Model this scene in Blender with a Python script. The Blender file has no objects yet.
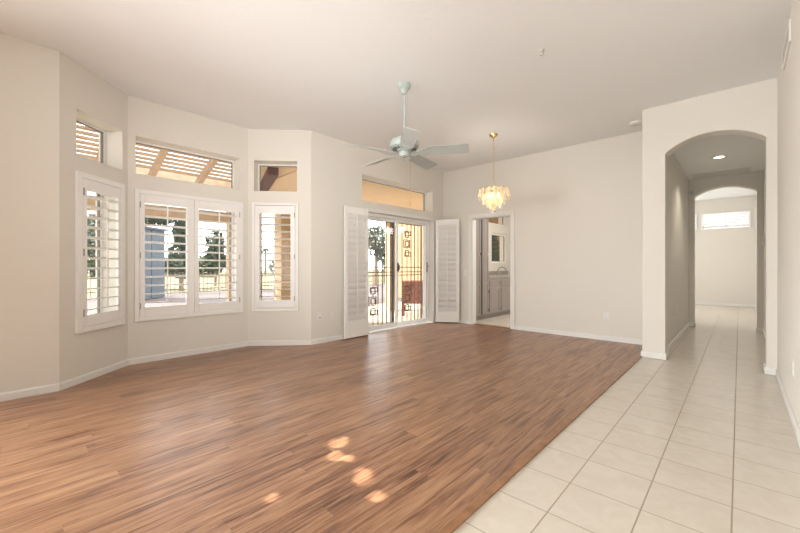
import bpy, bmesh, math, random
import numpy as np
from mathutils import Matrix, Vector
PI = math.pi
S = bpy.context.scene
COL = S.collection
rnd = random.Random(7)

# ------------------------------------------------------------------ camera, world, sun, large lights, exposure
cam_d = bpy.data.cameras.new('camera'); cam = bpy.data.objects.new('camera', cam_d); COL.objects.link(cam)
cam_d.sensor_width = 36.0; cam_d.lens = 370.0 / 800.0 * 36.0; cam_d.clip_start = 0.02; cam_d.clip_end = 500
cam.location = (0, 0, 1.115); cam.rotation_euler = (PI / 2, 0, math.radians(42.538))
S.camera = cam

world = bpy.data.worlds.new('world'); S.world = world; world.use_nodes = True
bgn = world.node_tree.nodes['Background']
bgn.inputs[0].default_value = (0.93, 0.965, 1.0, 1); bgn.inputs[1].default_value = 5.2

SUN_DIR = Vector((-0.75 * math.cos(math.radians(28)), -0.66 * math.cos(math.radians(28)), math.sin(math.radians(28)))).normalized()
sd = bpy.data.lights.new('sun', 'SUN'); sd.energy = 19.0; sd.angle = math.radians(0.15); sd.color = (1.0, 0.93, 0.84)
sun = bpy.data.objects.new('sun', sd); COL.objects.link(sun); sun.location = (-20, -18, 16)
sun.rotation_euler = SUN_DIR.to_track_quat('Z', 'Y').to_euler()

def area(name, loc, direction, sx, sy, power, color=(1, 1, 1), spread=180):
    d = bpy.data.lights.new(name, 'AREA'); d.shape = 'RECTANGLE'; d.size = sx; d.size_y = sy; d.energy = power; d.color = color
    d.spread = math.radians(spread)
    o = bpy.data.objects.new(name, d); COL.objects.link(o); o.location = loc
    o.rotation_euler = Vector(direction).to_track_quat('-Z', 'Y').to_euler()
    return o
area('fill_side', (-4.35, -2.5, 1.2), (1, 0.85, -0.28), 2.0, 1.8, 150, (0.99, 0.99, 0.98), 115)  # added fill lamp by the unseen left opening, brightens the right wall
area('fill_rear', (-0.8, -4.3, 1.4), (-0.16, 1, 0.2), 2.0, 2.2, 22, (0.99, 0.99, 0.98), 68)  # added fill behind the camera; the rear wall has no window
area('fill_right', (0.22, 0.1, 1.2), (-1, 0.7, 0.24), 1.8, 1.6, 25, (0.99, 0.99, 0.98), 62)  # added fill beside the camera, on a solid wall, lifting the bay
area('fill_far_room', (-2.6, 11.5, 1.6), (1, 0, 0), 3.0, 2.2, 62, (1.0, 0.98, 0.96))  # added fill to brighten the room past the second arch
area('fill_kitchen', (-2.1, 7.7, 2.55), (-0.8, 0, -0.8), 1.3, 1.3, 58, (1.0, 0.94, 0.86))  # added fill under the kitchen ceiling, aimed at the cabinets

S.view_settings.view_transform = 'Standard'; S.view_settings.look = 'None'
S.view_settings.gamma = 1.0; S.view_settings.use_curve_mapping = False
S.view_settings.exposure = 0.2

# ------------------------------------------------------------------ materials
def mat(name, col, rough=0.5, metal=0.0, bump=None, vary=0.0, spec=0.5, vscale=3.0):
    m = bpy.data.materials.new(name); m.use_nodes = True
    nt = m.node_tree; b = nt.nodes['Principled BSDF']
    b.inputs['Base Color'].default_value = (*col, 1); b.inputs['Roughness'].default_value = rough
    b.inputs['Metallic'].default_value = metal; b.inputs['Specular IOR Level'].default_value = spec
    tc = nt.nodes.new('ShaderNodeTexCoord')
    if vary > 0:
        n = nt.nodes.new('ShaderNodeTexNoise'); n.inputs['Scale'].default_value = vscale; n.inputs['Detail'].default_value = 4
        r = nt.nodes.new('ShaderNodeValToRGB')
        r.color_ramp.elements[0].position = 0.3; r.color_ramp.elements[1].position = 0.7
        r.color_ramp.elements[0].color = (*[c * (1 - vary) for c in col], 1)
        r.color_ramp.elements[1].color = (*[min(1, c * (1 + vary)) for c in col], 1)
        nt.links.new(tc.outputs['Object'], n.inputs['Vector']); nt.links.new(n.outputs['Fac'], r.inputs['Fac'])
        nt.links.new(r.outputs['Color'], b.inputs['Base Color'])
    if bump:
        n2 = nt.nodes.new('ShaderNodeTexNoise'); n2.inputs['Scale'].default_value = bump[0]; n2.inputs['Detail'].default_value = 3
        bp = nt.nodes.new('ShaderNodeBump'); bp.inputs['Strength'].default_value = bump[1]; bp.inputs['Distance'].default_value = 0.004
        nt.links.new(tc.outputs['Object'], n2.inputs['Vector']); nt.links.new(n2.outputs['Fac'], bp.inputs['Height'])
        nt.links.new(bp.outputs['Normal'], b.inputs['Normal'])
    return m

def nmath(nt, op, a, b=None):
    n = nt.nodes.new('ShaderNodeMath'); n.operation = op
    for i, v in enumerate((a, b)):
        if v is None: continue
        if isinstance(v, (int, float)): n.inputs[i].default_value = v
        else: nt.links.new(v, n.inputs[i])
    return n.outputs[0]

def glass_mat(name, tint=(1, 1, 1)):
    m = bpy.data.materials.new(name); m.use_nodes = True; nt = m.node_tree
    for n in list(nt.nodes): nt.nodes.remove(n)
    o = nt.nodes.new('ShaderNodeOutputMaterial'); t = nt.nodes.new('ShaderNodeBsdfTransparent'); t.inputs[0].default_value = (*tint, 1)
    g = nt.nodes.new('ShaderNodeBsdfGlossy'); g.inputs['Roughness'].default_value = 0.02
    lw = nt.nodes.new('ShaderNodeLayerWeight'); lw.inputs['Blend'].default_value = 0.5
    pw = nmath(nt, 'ADD', nmath(nt, 'MULTIPLY', nmath(nt, 'POWER', lw.outputs['Facing'], 4.0), 0.6), 0.03)
    mx = nt.nodes.new('ShaderNodeMixShader')
    nt.links.new(pw, mx.inputs[0]); nt.links.new(t.outputs[0], mx.inputs[1]); nt.links.new(g.outputs[0], mx.inputs[2])
    nt.links.new(mx.outputs[0], o.inputs[0]); return m

def emis_mat(name, col, st):
    m = bpy.data.materials.new(name); m.use_nodes = True; b = m.node_tree.nodes['Principled BSDF']
    b.inputs['Base Color'].default_value = (*col, 1); b.inputs['Emission Color'].default_value = (*col, 1); b.inputs['Emission Strength'].default_value = st
    return m

def wood_mat():
    m = bpy.data.materials.new('laminate_wood'); m.use_nodes = True; nt = m.node_tree; b = nt.nodes['Principled BSDF']; L = nt.links.new
    tc = nt.nodes.new('ShaderNodeTexCoord'); sp = nt.nodes.new('ShaderNodeSeparateXYZ'); L(tc.outputs['Object'], sp.inputs[0])
    x, y = sp.outputs[0], sp.outputs[1]
    W = 0.12
    xs = nmath(nt, 'DIVIDE', x, W); row = nmath(nt, 'FLOOR', xs); fx = nmath(nt, 'FRACT', xs)
    wn = nt.nodes.new('ShaderNodeTexWhiteNoise'); wn.noise_dimensions = '1D'; L(row, wn.inputs['W'])
    off = nmath(nt, 'MULTIPLY', wn.outputs['Value'], 1.3)
    ys = nmath(nt, 'DIVIDE', nmath(nt, 'ADD', y, off), 1.2); brd = nmath(nt, 'FLOOR', ys); fy = nmath(nt, 'FRACT', ys)
    cb = nt.nodes.new('ShaderNodeCombineXYZ'); L(row, cb.inputs[0]); L(brd, cb.inputs[1])
    wn2 = nt.nodes.new('ShaderNodeTexWhiteNoise'); wn2.noise_dimensions = '3D'; L(cb.outputs[0], wn2.inputs['Vector'])
    # grain stretched along the board, shifted per board
    cg = nt.nodes.new('ShaderNodeCombineXYZ')
    L(nmath(nt, 'MULTIPLY', x, 34.0), cg.inputs[0]); L(nmath(nt, 'MULTIPLY', y, 1.9), cg.inputs[1])
    L(nmath(nt, 'MULTIPLY', wn2.outputs['Value'], 37.0), cg.inputs[2])
    n1 = nt.nodes.new('ShaderNodeTexNoise'); n1.inputs['Scale'].default_value = 1.0; n1.inputs['Detail'].default_value = 8
    n1.inputs['Roughness'].default_value = 0.62; n1.inputs['Distortion'].default_value = 0.6; L(cg.outputs[0], n1.inputs['Vector'])
    cg2 = nt.nodes.new('ShaderNodeCombineXYZ')
    L(nmath(nt, 'MULTIPLY', x, 110.0), cg2.inputs[0]); L(nmath(nt, 'MULTIPLY', y, 5.0), cg2.inputs[1]); L(row, cg2.inputs[2])
    n2 = nt.nodes.new('ShaderNodeTexNoise'); n2.inputs['Scale'].default_value = 1.0; n2.inputs['Detail'].default_value = 5; L(cg2.outputs[0], n2.inputs['Vector'])
    f = nmath(nt, 'ADD', nmath(nt, 'MULTIPLY', n1.outputs['Fac'], 0.70), nmath(nt, 'MULTIPLY', n2.outputs['Fac'], 0.33))
    f = nmath(nt, 'ADD', f, nmath(nt, 'MULTIPLY', wn2.outputs['Value'], 0.075))
    r = nt.nodes.new('ShaderNodeValToRGB'); e = r.color_ramp.elements
    e[0].position = 0.40; e[0].color = (0.09, 0.036, 0.018, 1); e[1].position = 0.70; e[1].color = (0.455, 0.262, 0.145, 1)
    k = e.new(0.485); k.color = (0.215, 0.099, 0.052, 1); k = e.new(0.57); k.color = (0.335, 0.17, 0.09, 1)
    L(f, r.inputs['Fac'])
    seam = nmath(nt, 'MAXIMUM', nmath(nt, 'LESS_THAN', fx, 0.012), nmath(nt, 'LESS_THAN', fy, 0.0018))
    mx = nt.nodes.new('ShaderNodeMix'); mx.data_type = 'RGBA'; L(nmath(nt, 'MULTIPLY', seam, 0.22), mx.inputs[0])
    L(r.outputs['Color'], mx.inputs[6]); mx.inputs[7].default_value = (0.08, 0.03, 0.015, 1); L(mx.outputs[2], b.inputs['Base Color'])
    b.inputs['Roughness'].default_value = 0.3; b.inputs['Specular IOR Level'].default_value = 0.8
    L(nmath(nt, 'ADD', nmath(nt, 'MULTIPLY', n2.outputs['Fac'], 0.12), 0.27), b.inputs['Roughness'])
    bp = nt.nodes.new('ShaderNodeBump'); bp.inputs['Strength'].default_value = 0.12; bp.inputs['Distance'].default_value = 0.002
    L(n1.outputs['Fac'], bp.inputs['Height']); L(bp.outputs['Normal'], b.inputs['Normal'])
    return m

def tile_mat():
    m = bpy.data.materials.new('ceramic_tile'); m.use_nodes = True; nt = m.node_tree; b = nt.nodes['Principled BSDF']; L = nt.links.new
    tc = nt.nodes.new('ShaderNodeTexCoord'); sp = nt.nodes.new('ShaderNodeSeparateXYZ'); L(tc.outputs['Object'], sp.inputs[0])
    xs = nmath(nt, 'DIVIDE', nmath(nt, 'ADD', sp.outputs[0], 0.335 + 0.31 * 40), 0.31)
    ys = nmath(nt, 'DIVIDE', nmath(nt, 'ADD', sp.outputs[1], -2.312 + 0.3085 * 60), 0.3085)
    def edge(v, w): 
        fr = nmath(nt, 'FRACT', v); d = nmath(nt, 'MINIMUM', fr, nmath(nt, 'SUBTRACT', 1.0, fr)); return nmath(nt, 'LESS_THAN', d, w)
    g = nmath(nt, 'MAXIMUM', edge(xs, 0.0105), edge(ys, 0.0085))
    cb = nt.nodes.new('ShaderNodeCombineXYZ'); L(nmath(nt, 'FLOOR', xs), cb.inputs[0]); L(nmath(nt, 'FLOOR', ys), cb.inputs[1])
    wn = nt.nodes.new('ShaderNodeTexWhiteNoise'); L(cb.outputs[0], wn.inputs['Vector'])
    n = nt.nodes.new('ShaderNodeTexNoise'); n.inputs['Scale'].default_value = 7; n.inputs['Detail'].default_value = 6; n.inputs['Distortion'].default_value = 1.5
    ad = nt.nodes.new('ShaderNodeVectorMath'); ad.operation = 'ADD'; L(tc.outputs['Object'], ad.inputs[0]); L(wn.outputs['Color'], ad.inputs[1]); L(ad.outputs[0], n.inputs['Vector'])
    r = nt.nodes.new('ShaderNodeValToRGB'); e = r.color_ramp.elements
    e[0].position = 0.3; e[0].color = (0.665, 0.605, 0.52, 1); e[1].position = 0.7; e[1].color = (0.72, 0.67, 0.588, 1); L(n.outputs['Fac'], r.inputs['Fac'])
    mx = nt.nodes.new('ShaderNodeMix'); mx.data_type = 'RGBA'; L(g, mx.inputs[0]); L(r.outputs['Color'], mx.inputs[6]); mx.inputs[7].default_value = (0.36, 0.30, 0.235, 1)
    L(mx.outputs[2], b.inputs['Base Color'])
    L(nmath(nt, 'ADD', nmath(nt, 'MULTIPLY', g, 0.5), 0.26), b.inputs['Roughness'])
    bp = nt.nodes.new('ShaderNodeBump'); bp.invert = True; bp.inputs['Strength'].default_value = 0.4; bp.inputs['Distance'].default_value = 0.003
    L(g, bp.inputs['Height']); L(bp.outputs['Normal'], b.inputs['Normal'])
    return m

M = {}
M['wall'] = mat('wall_paint', (0.76, 0.722, 0.655), 0.75, bump=(70, 0.10), spec=0.25)
M['ceil'] = mat('ceiling_texture', (0.88, 0.882, 0.88), 0.85, bump=(26, 0.28), spec=0.2)
M['trim'] = mat('white_trim', (0.80, 0.785, 0.75), 0.4)
M['shutter'] = mat('shutter_white', (0.87, 0.85, 0.82), 0.4)
M['vinyl'] = mat('white_vinyl', (0.86, 0.855, 0.84), 0.35)
M['dark_frame'] = mat('bronze_frame', (0.20, 0.17, 0.145), 0.5)
M['hinge'] = mat('hinge_metal', (0.42, 0.40, 0.38), 0.4, 0.7)
M['iron'] = mat('iron_bars', (0.11, 0.07, 0.042), 0.5, 0.1)
M['iron_grey'] = mat('grey_lock_metal', (0.32, 0.31, 0.30), 0.4, 0.6)
M['black'] = mat('black_plastic', (0.02, 0.02, 0.02), 0.4)
M['fan'] = mat('fan_white', (0.43, 0.49, 0.465), 0.45)
M['fan_blade'] = mat('fan_blade_white', (0.46, 0.485, 0.465), 0.55, vary=0.03)
M['fan_dark'] = mat('fan_vents', (0.10, 0.10, 0.10), 0.5)
M['chrome'] = mat('chrome', (0.72, 0.72, 0.72), 0.12, 1.0)
M['brass'] = mat('brass', (0.72, 0.48, 0.20), 0.25, 1.0)
M['plate'] = mat('plate_white', (0.80, 0.78, 0.75), 0.35)
M['slot'] = mat('outlet_slot', (0.35, 0.33, 0.32), 0.5)
M['vent'] = mat('vent_paint', (0.62, 0.61, 0.57), 0.5)
M['vent_dark'] = mat('vent_duct', (0.42, 0.40, 0.38), 0.8)
M['hatch'] = mat('grille_grey', (0.74, 0.71, 0.67), 0.6)
M['cab'] = mat('cabinet_taupe', (0.31, 0.275, 0.262), 0.45, vary=0.05, vscale=6)
M['cab_dark'] = mat('cabinet_gap', (0.04, 0.032, 0.028), 0.6)
M['counter'] = mat('worktop_stone', (0.34, 0.30, 0.275), 0.3, vary=0.18, vscale=25)
M['kfloor'] = tile_mat()
M['wood'] = wood_mat()
M['tile'] = M['kfloor']
M['molding'] = mat('molding_wood', (0.30, 0.15, 0.072), 0.3, vary=0.25, vscale=14)
M['glass'] = glass_mat('clear_glass', (0.97, 0.98, 0.98))
M['bulb'] = emis_mat('lamp_lens', (1.0, 0.90, 0.76), 2.2)
M['tan'] = mat('tan_stucco', (0.46, 0.315, 0.175), 0.9, bump=(60, 0.3), vary=0.05, vscale=2)
M['tan_stucco_dimmed'] = mat('tan_stucco_dimmed', (0.26, 0.17, 0.088), 0.9, bump=(60, 0.3), vary=0.06, vscale=2)  # the patio's tan stucco, darkened in colour to offset direct sun
M['tan_lightened'] = mat('tan_stucco_lightened', (0.68, 0.52, 0.35), 0.9, bump=(60, 0.3), vary=0.04, vscale=2)  # patio tan lightened in colour to make up for the roof's shade
M['tan_wood'] = mat('tan_timber', (0.46, 0.33, 0.22), 0.8, vary=0.1, vscale=8)
M['maroon'] = mat('maroon_timber', (0.085, 0.028, 0.028), 0.7, vary=0.1)
M['concrete'] = mat('patio_concrete', (0.33, 0.28, 0.21), 0.9, vary=0.08, vscale=4)
M['gravel'] = mat('mauve_gravel', (0.085, 0.062, 0.056), 0.95, vary=0.35, vscale=9)
M['lawn'] = mat('dry_lawn', (0.125, 0.11, 0.042), 0.95, vary=0.25, vscale=0.5)
M['shed'] = mat('blue_grey_panel', (0.062, 0.075, 0.09), 0.7, vary=0.12, vscale=2)
M['leaf'] = mat('leaf_green', (0.05, 0.07, 0.03), 0.8, vary=0.5, vscale=2)
M['leaf_pine'] = mat('leaf_pine', (0.035, 0.052, 0.03), 0.8, vary=0.5, vscale=2)
M['leaf_grey'] = mat('leaf_grey_green', (0.11, 0.13, 0.095), 0.8, vary=0.4, vscale=2)
M['bark'] = mat('bark', (0.16, 0.10, 0.07), 0.95, vary=0.3, vscale=10)
M['terracotta'] = mat('brick_red', (0.25, 0.095, 0.07), 0.8, vary=0.35, vscale=14)

def petal_mat():
    m = bpy.data.materials.new('amber_glass'); m.use_nodes = True; nt = m.node_tree
    for n in list(nt.nodes): nt.nodes.remove(n)
    o = nt.nodes.new('ShaderNodeOutputMaterial'); t = nt.nodes.new('ShaderNodeBsdfTransparent'); t.inputs[0].default_value = (1.0, 0.96, 0.88, 1)
    p = nt.nodes.new('ShaderNodeBsdfPrincipled'); p.inputs['Base Color'].default_value = (0.85, 0.78, 0.62, 1); p.inputs['Roughness'].default_value = 0.12
    tr = nt.nodes.new('ShaderNodeBsdfTranslucent'); tr.inputs[0].default_value = (1.0, 0.93, 0.76, 1)
    m1 = nt.nodes.new('ShaderNodeMixShader'); m1.inputs[0].default_value = 0.22
    m2 = nt.nodes.new('ShaderNodeMixShader'); m2.inputs[0].default_value = 0.34
    nt.links.new(p.outputs[0], m1.inputs[1]); nt.links.new(tr.outputs[0], m1.inputs[2])
    nt.links.new(t.outputs[0], m2.inputs[1]); nt.links.new(m1.outputs[0], m2.inputs[2]); nt.links.new(m2.outputs[0], o.inputs[0])
    return m
M['petal'] = petal_mat()

# ------------------------------------------------------------------ mesh helpers
class MB:
    def __init__(s): s.v = []; s.f = []
    def add(s, vs, fs, mtx=None):
        o = len(s.v)
        for p in vs:
            p = Vector(p)
            s.v.append(tuple(mtx @ p if mtx is not None else p))
        s.f += [tuple(i + o for i in f) for f in fs]
        return s
    def box(s, a, b, mtx=None):
        x0, y0, z0 = [min(a[i], b[i]) for i in range(3)]; x1, y1, z1 = [max(a[i], b[i]) for i in range(3)]
        return s.add([(x0, y0, z0), (x1, y0, z0), (x1, y1, z0), (x0, y1, z0), (x0, y0, z1), (x1, y0, z1), (x1, y1, z1), (x0, y1, z1)],
                     [(3, 2, 1, 0), (4, 5, 6, 7), (0, 1, 5, 4), (1, 2, 6, 5), (2, 3, 7, 6), (3, 0, 4, 7)], mtx)
    def frame(s, a, b, w, d0, d1, mtx=None):   # rectangular ring in x,z; depth y d0..d1
        (x0, z0), (x1, z1) = a, b
        wl, wr, wb, wt = w if isinstance(w, tuple) else (w, w, w, w)
        s.box((x0, d0, z0), (x0 + wl, d1, z1), mtx); s.box((x1 - wr, d0, z0), (x1, d1, z1), mtx)
        s.box((x0 + wl, d0, z0), (x1 - wr, d1, z0 + wb), mtx); s.box((x0 + wl, d0, z1 - wt), (x1 - wr, d1, z1), mtx)
        return s
    def lathe(s, prof, n=24, mtx=None):        # prof: (r, z) bottom to top or any order, closed by caps
        vs = []; fs = []
        for r, z in prof:
            for i in range(n):
                a = 2 * PI * i / n; vs.append((r * math.cos(a), r * math.sin(a), z))
        for j in range(len(prof) - 1):
            for i in range(n):
                k = (i + 1) % n; fs.append((j * n + i, j * n + k, (j + 1) * n + k, (j + 1) * n + i))
        fs.append(tuple(reversed(range(n)))); fs.append(tuple((len(prof) - 1) * n + i for i in range(n)))
        return s.add(vs, fs, mtx)
    def tube(s, pts, r, n=8, mtx=None):
        pts = [Vector(p) for p in pts]; vs = []; fs = []; up = None
        for i, p in enumerate(pts):
            t = (pts[min(i + 1, len(pts) - 1)] - pts[max(i - 1, 0)]).normalized()
            if up is None: up = Vector((0, 0, 1)) if abs(t.z) < 0.9 else Vector((1, 0, 0))
            u = (up - t * up.dot(t)).normalized(); w = t.cross(u); up = u
            rr = r[i] if isinstance(r, (list, tuple)) else r
            for k in range(n):
                a = 2 * PI * k / n; vs.append(tuple(p + u * math.cos(a) * rr + w * math.sin(a) * rr))
        for j in range(len(pts) - 1):
            for k in range(n):
                q = (k + 1) % n; fs.append((j * n + k, j * n + q, (j + 1) * n + q, (j + 1) * n + k))
        fs.append(tuple(reversed(range(n)))); fs.append(tuple((len(pts) - 1) * n + k for k in range(n)))
        return s.add(vs, fs, mtx)
    def prism(s, poly, z0, z1, mtx=None):      # poly in x,y extruded in z
        n = len(poly)
        vs = [(p[0], p[1], z0) for p in poly] + [(p[0], p[1], z1) for p in poly]
        fs = [tuple(reversed(range(n))), tuple(range(n, 2 * n))] + [(i, (i + 1) % n, n + (i + 1) % n, n + i) for i in range(n)]
        return s.add(vs, fs, mtx)
    def build(s, name, m, parent=None, bevel=0.0, smooth=False):
        me = bpy.data.meshes.new(name); me.from_pydata(s.v, [], s.f)
        bm = bmesh.new(); bm.from_mesh(me); bmesh.ops.recalc_face_normals(bm, faces=bm.faces); bm.to_mesh(me); bm.free()
        me.materials.append(M[m] if isinstance(m, str) else m)
        if smooth:
            me.polygons.foreach_set('use_smooth', [True] * len(me.polygons))
        o = bpy.data.objects.new(name, me); COL.objects.link(o)
        if parent is not None: o.parent = parent
        if bevel > 0:
            b = o.modifiers.new('bevel', 'BEVEL'); b.width = bevel; b.segments = 2; b.limit_method = 'ANGLE'
        if smooth:
            try: 
                me.set_sharp_from_angle(angle=math.radians(35))
            except Exception: pass
        return o

def tag(o, label=None, cat=None, group=None, kind=None):
    if label: o['label'] = label
    if cat: o['category'] = cat
    if group: o['group'] = group
    if kind: o['kind'] = kind
    return o
def thing(name, label, cat, loc=(0, 0, 0), rz=0.0, group=None, kind=None):
    o = bpy.data.objects.new(name, None); COL.objects.link(o); o.empty_display_size = 0.1
    o.location = loc; o.rotation_euler = (0, 0, rz)
    return tag(o, label, cat, group, kind)
def struct(o, label=None, cat=None):
    o['kind'] = 'structure'
    return tag(o, label, cat)
def copy_thing(t, loc, rz=None, label=None, name=None):
    r = t.copy(); COL.objects.link(r); r.location = loc
    if rz is not None: r.rotation_euler = (0, 0, rz)
    if label: r['label'] = label
    for ch in list(t.children):
        c = ch.copy(); COL.objects.link(c); c.parent = r
        for g in list(ch.children):
            d = g.copy(); COL.objects.link(d); d.parent = c
    return r

CH = 3.05                                                            # main ceiling
WT = 0.26                                                            # outside wall thickness
pA, pB, pC, pD = (-4.5, 0.38), (-5.09, 1.0), (-5.09, 2.39), (-4.5, 3.03)

def wframe(P0, P1):
    e = Vector((P1[0] - P0[0], P1[1] - P0[1], 0)); L = e.length; e.normalize(); n = Vector((-e.y, e.x, 0))
    m = Matrix(((e.x, n.x, 0, P0[0]), (e.y, n.y, 0, P0[1]), (0, 0, 1, 0), (0, 0, 0, 1)))   # local x along wall, y outwards, z up
    return m, L

def wall(name, P0, P1, h, t, openings=(), m0=0.0, m1=0.0, z0=0.0, label=None, cat='wall', m='wall'):
    mtx, L = wframe(P0, P1)
    ks = sorted(set([0.0, L] + [k for o in openings for k in o[:2]])); zs = sorted(set([z0, h] + [z for o in openings for z in o[2:]]))
    def solid(i, j):
        if i < 0 or j < 0 or i >= len(ks) - 1 or j >= len(zs) - 1: return False
        kc = (ks[i] + ks[i + 1]) / 2; zc = (zs[j] + zs[j + 1]) / 2
        return not any(o[0] < kc < o[1] and o[2] < zc < o[3] for o in openings)
    vid = {}; vs = []; fs = []
    def V(i, j, d):
        if (i, j, d) not in vid:
            k = ks[i]
            if d and i == 0: k -= t * m0
            if d and i == len(ks) - 1: k += t * m1
            vid[(i, j, d)] = len(vs); vs.append((k, t if d else 0, zs[j]))
        return vid[(i, j, d)]
    for i in range(len(ks) - 1):
        for j in range(len(zs) - 1):
            if not solid(i, j): continue
            fs.append((V(i, j, 0), V(i + 1, j, 0), V(i + 1, j + 1, 0), V(i, j + 1, 0)))
            fs.append((V(i, j, 1), V(i, j + 1, 1), V(i + 1, j + 1, 1), V(i + 1, j, 1)))
            if not solid(i - 1, j): fs.append((V(i, j, 0), V(i, j + 1, 0), V(i, j + 1, 1), V(i, j, 1)))
            if not solid(i + 1, j): fs.append((V(i + 1, j, 0), V(i + 1, j, 1), V(i + 1, j + 1, 1), V(i + 1, j + 1, 0)))
            if not solid(i, j - 1): fs.append((V(i, j, 0), V(i, j, 1), V(i + 1, j, 1), V(i + 1, j, 0)))
            if not solid(i, j + 1): fs.append((V(i, j + 1, 0), V(i + 1, j + 1, 0), V(i + 1, j + 1, 1), V(i, j + 1, 1)))
    o = MB().add(vs, fs, mtx).build(name, m)
    return struct(o, label, cat)

def arch_wall(name, P0, P1, h, t, k0, k1, zsp, zap, label=None, n=28):
    mtx, L = wframe(P0, P1); mb = MB()
    w = (k1 - k0) / 2; rise = zap - zsp; R = (w * w + rise * rise) / (2 * rise); cz = zap - R; kc = (k0 + k1) / 2
    arch = [(k0 + (k1 - k0) * i / n, cz + math.sqrt(max(0, R * R - (k0 + (k1 - k0) * i / n - kc) ** 2))) for i in range(n + 1)]
    poly = [(0, 0), (k0, 0)] + arch + [(k1, 0), (L, 0), (L, h), (0, h)]
    m = mtx @ Matrix(((1, 0, 0, 0), (0, 0, 1, 0), (0, 1, 0, 0), (0, 0, 0, 1)))
    # front and back as strips so that no concave polygon is needed
    vs = []; fs = []
    def strip(d):
        o = len(vs)
        cols = [(0, 0)] + [(k0, 0)] 
        base = [(0, 0, h), (k0, 0, h)]
        vs.extend([(0, d, 0), (k0, d, 0), (k0, d, h), (0, d, h)]); fs.append((o, o + 1, o + 2, o + 3))
        q = len(vs)
        for k, z in arch: vs.extend([(k, d, z), (k, d, h)])
        for i in range(n): fs.append((q + 2 * i, q + 2 * i + 2, q + 2 * i + 3, q + 2 * i + 1))
        q2 = len(vs); vs.extend([(k1, d, 0), (L, d, 0), (L, d, h), (k1, d, h)]); fs.append((q2, q2 + 1, q2 + 2, q2 + 3))
        return o, q, q2
    a = strip(0); b = strip(t)
    for i in range(n): fs.append((a[1] + 2 * i, a[1] + 2 * i + 2, b[1] + 2 * i + 2, b[1] + 2 * i))
    q = len(vs)
    for k, za in ((k0, arch[0][1]), (k1, arch[-1][1])):
        q = len(vs); vs.extend([(k, 0, 0), (k, t, 0), (k, t, za), (k, 0, za)]); fs.append((q, q + 1, q + 2, q + 3))
    for k in (0, L):
        q = len(vs); vs.extend([(k, 0, 0), (k, t, 0), (k, t, h), (k, 0, h)]); fs.append((q, q + 1, q + 2, q + 3))
    q = len(vs); vs.extend([(0, 0, h), (L, 0, h), (L, t, h), (0, t, h)]); fs.append((q, q + 1, q + 2, q + 3))
    me = bpy.data.meshes.new(name); me.from_pydata([tuple(mtx @ Vector(v)) for v in vs], [], fs)
    bm = bmesh.new(); bm.from_mesh(me); bmesh.ops.remove_doubles(bm, verts=bm.verts, dist=1e-5); bmesh.ops.recalc_face_normals(bm, faces=bm.faces); bm.to_mesh(me); bm.free()
    me.materials.append(M['wall'])
    ob = bpy.data.objects.new(name, me); COL.objects.link(ob)
    bv = ob.modifiers.new('bevel', 'BEVEL'); bv.width = 0.014; bv.segments = 3; bv.limit_method = 'ANGLE'; bv.angle_limit = math.radians(50)
    return struct(ob, label, 'wall')

# ------------------------------------------------------------------ floors and ceilings
struct(MB().prism([(-4.5, -4.6), (-0.91, -4.6), (-0.91, 6.34), (-4.5, 6.34), (-4.5, 3.03), (-5.09, 2.39), (-5.09, 1.0), (-4.5, 0.38)], -0.06, 0.0).build('floor', 'wood'),
       'warm brown laminate plank floor of the living room', 'floor')
struct(MB().box((-0.89, -4.6, -0.06), (0.5, 5.62, -0.004)).box((-0.91, 5.62, -0.06), (0.6, 8.95, -0.004)).box((-3.2, 8.95, -0.06), (0.6, 14.1, -0.004)).build('floor_tile', 'tile'),
       'cream square ceramic tile floor running along right wall into hallway', 'floor')
struct(MB().box((-4.55, 6.34, -0.06), (-1.2, 9.7, -0.004)).build('floor_kitchen', 'kfloor'), 'cream tile floor of the kitchen behind the doorway', 'floor')
mb = MB()
mb.box((-0.93, -4.6, -0.004), (-0.885, 5.40, 0.007)); 
struct(mb.build('trim_1', 'molding', bevel=0.004), 'wooden edge strip between the laminate and the cream tiles', 'trim')

struct(MB().box((-5.4, -4.8, CH), (0.6, 6.4, CH + 0.12)).build('ceiling', 'ceil'), 'white textured ceiling of the living room', 'ceiling')
struct(MB().box((-0.72, 5.60, 2.72), (0.40, 8.80, 2.80)).build('ceiling_hall', 'ceil'), 'lower shaded ceiling of the hallway behind first arch', 'ceiling')
struct(MB().box((-3.3, 8.9, CH), (0.6, 14.2, CH + 0.1)).build('ceiling_far_room', 'ceil'), 'ceiling of the bright room beyond second arch', 'ceiling')
struct(MB().box((-4.6, 6.3, 2.74), (-1.1, 9.8, 2.84)).build('ceiling_kitchen', 'ceil'), 'ceiling of the kitchen behind the doorway', 'ceiling')

# ------------------------------------------------------------------ walls
CL = (2.18, 2.61)
LW = wall('wall_left', (-4.5, -4.6), pA, CH, WT, [(2.1, 4.2, 0.3, 2.62)], 0, -0.40, label='shaded cream wall at the left edge beside the bay')
wall('wall_bay_left', pA, pB, CH, WT, [(0.18, 0.775, *CL), (0.22, 0.73, 0.53, 1.97)], -0.40, 0.40, label='left angled bay wall with one narrow shuttered window')
wall('wall_bay_middle', pB, pC, CH, WT, [(0.075, 1.275, *CL), (0.11, 1.26, 0.53, 1.965)], 0.40, 0.39, label='middle bay wall with the wide shuttered window')
wall('wall_bay_right', pC, pD, CH, WT, [(0.079, 0.673, *CL), (0.10, 0.655, 0.54, 1.96)], 0.39, -0.39, label='right angled bay wall with one narrow shuttered window')
wall('wall_slider', pD, (-4.5, 6.34), CH, WT, [(1.075, 2.85, 0.0, 2.02), (0.965, 2.845, 2.19, 2.61)], -0.39, 0, label='cream wall holding the sliding glass door')
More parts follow.
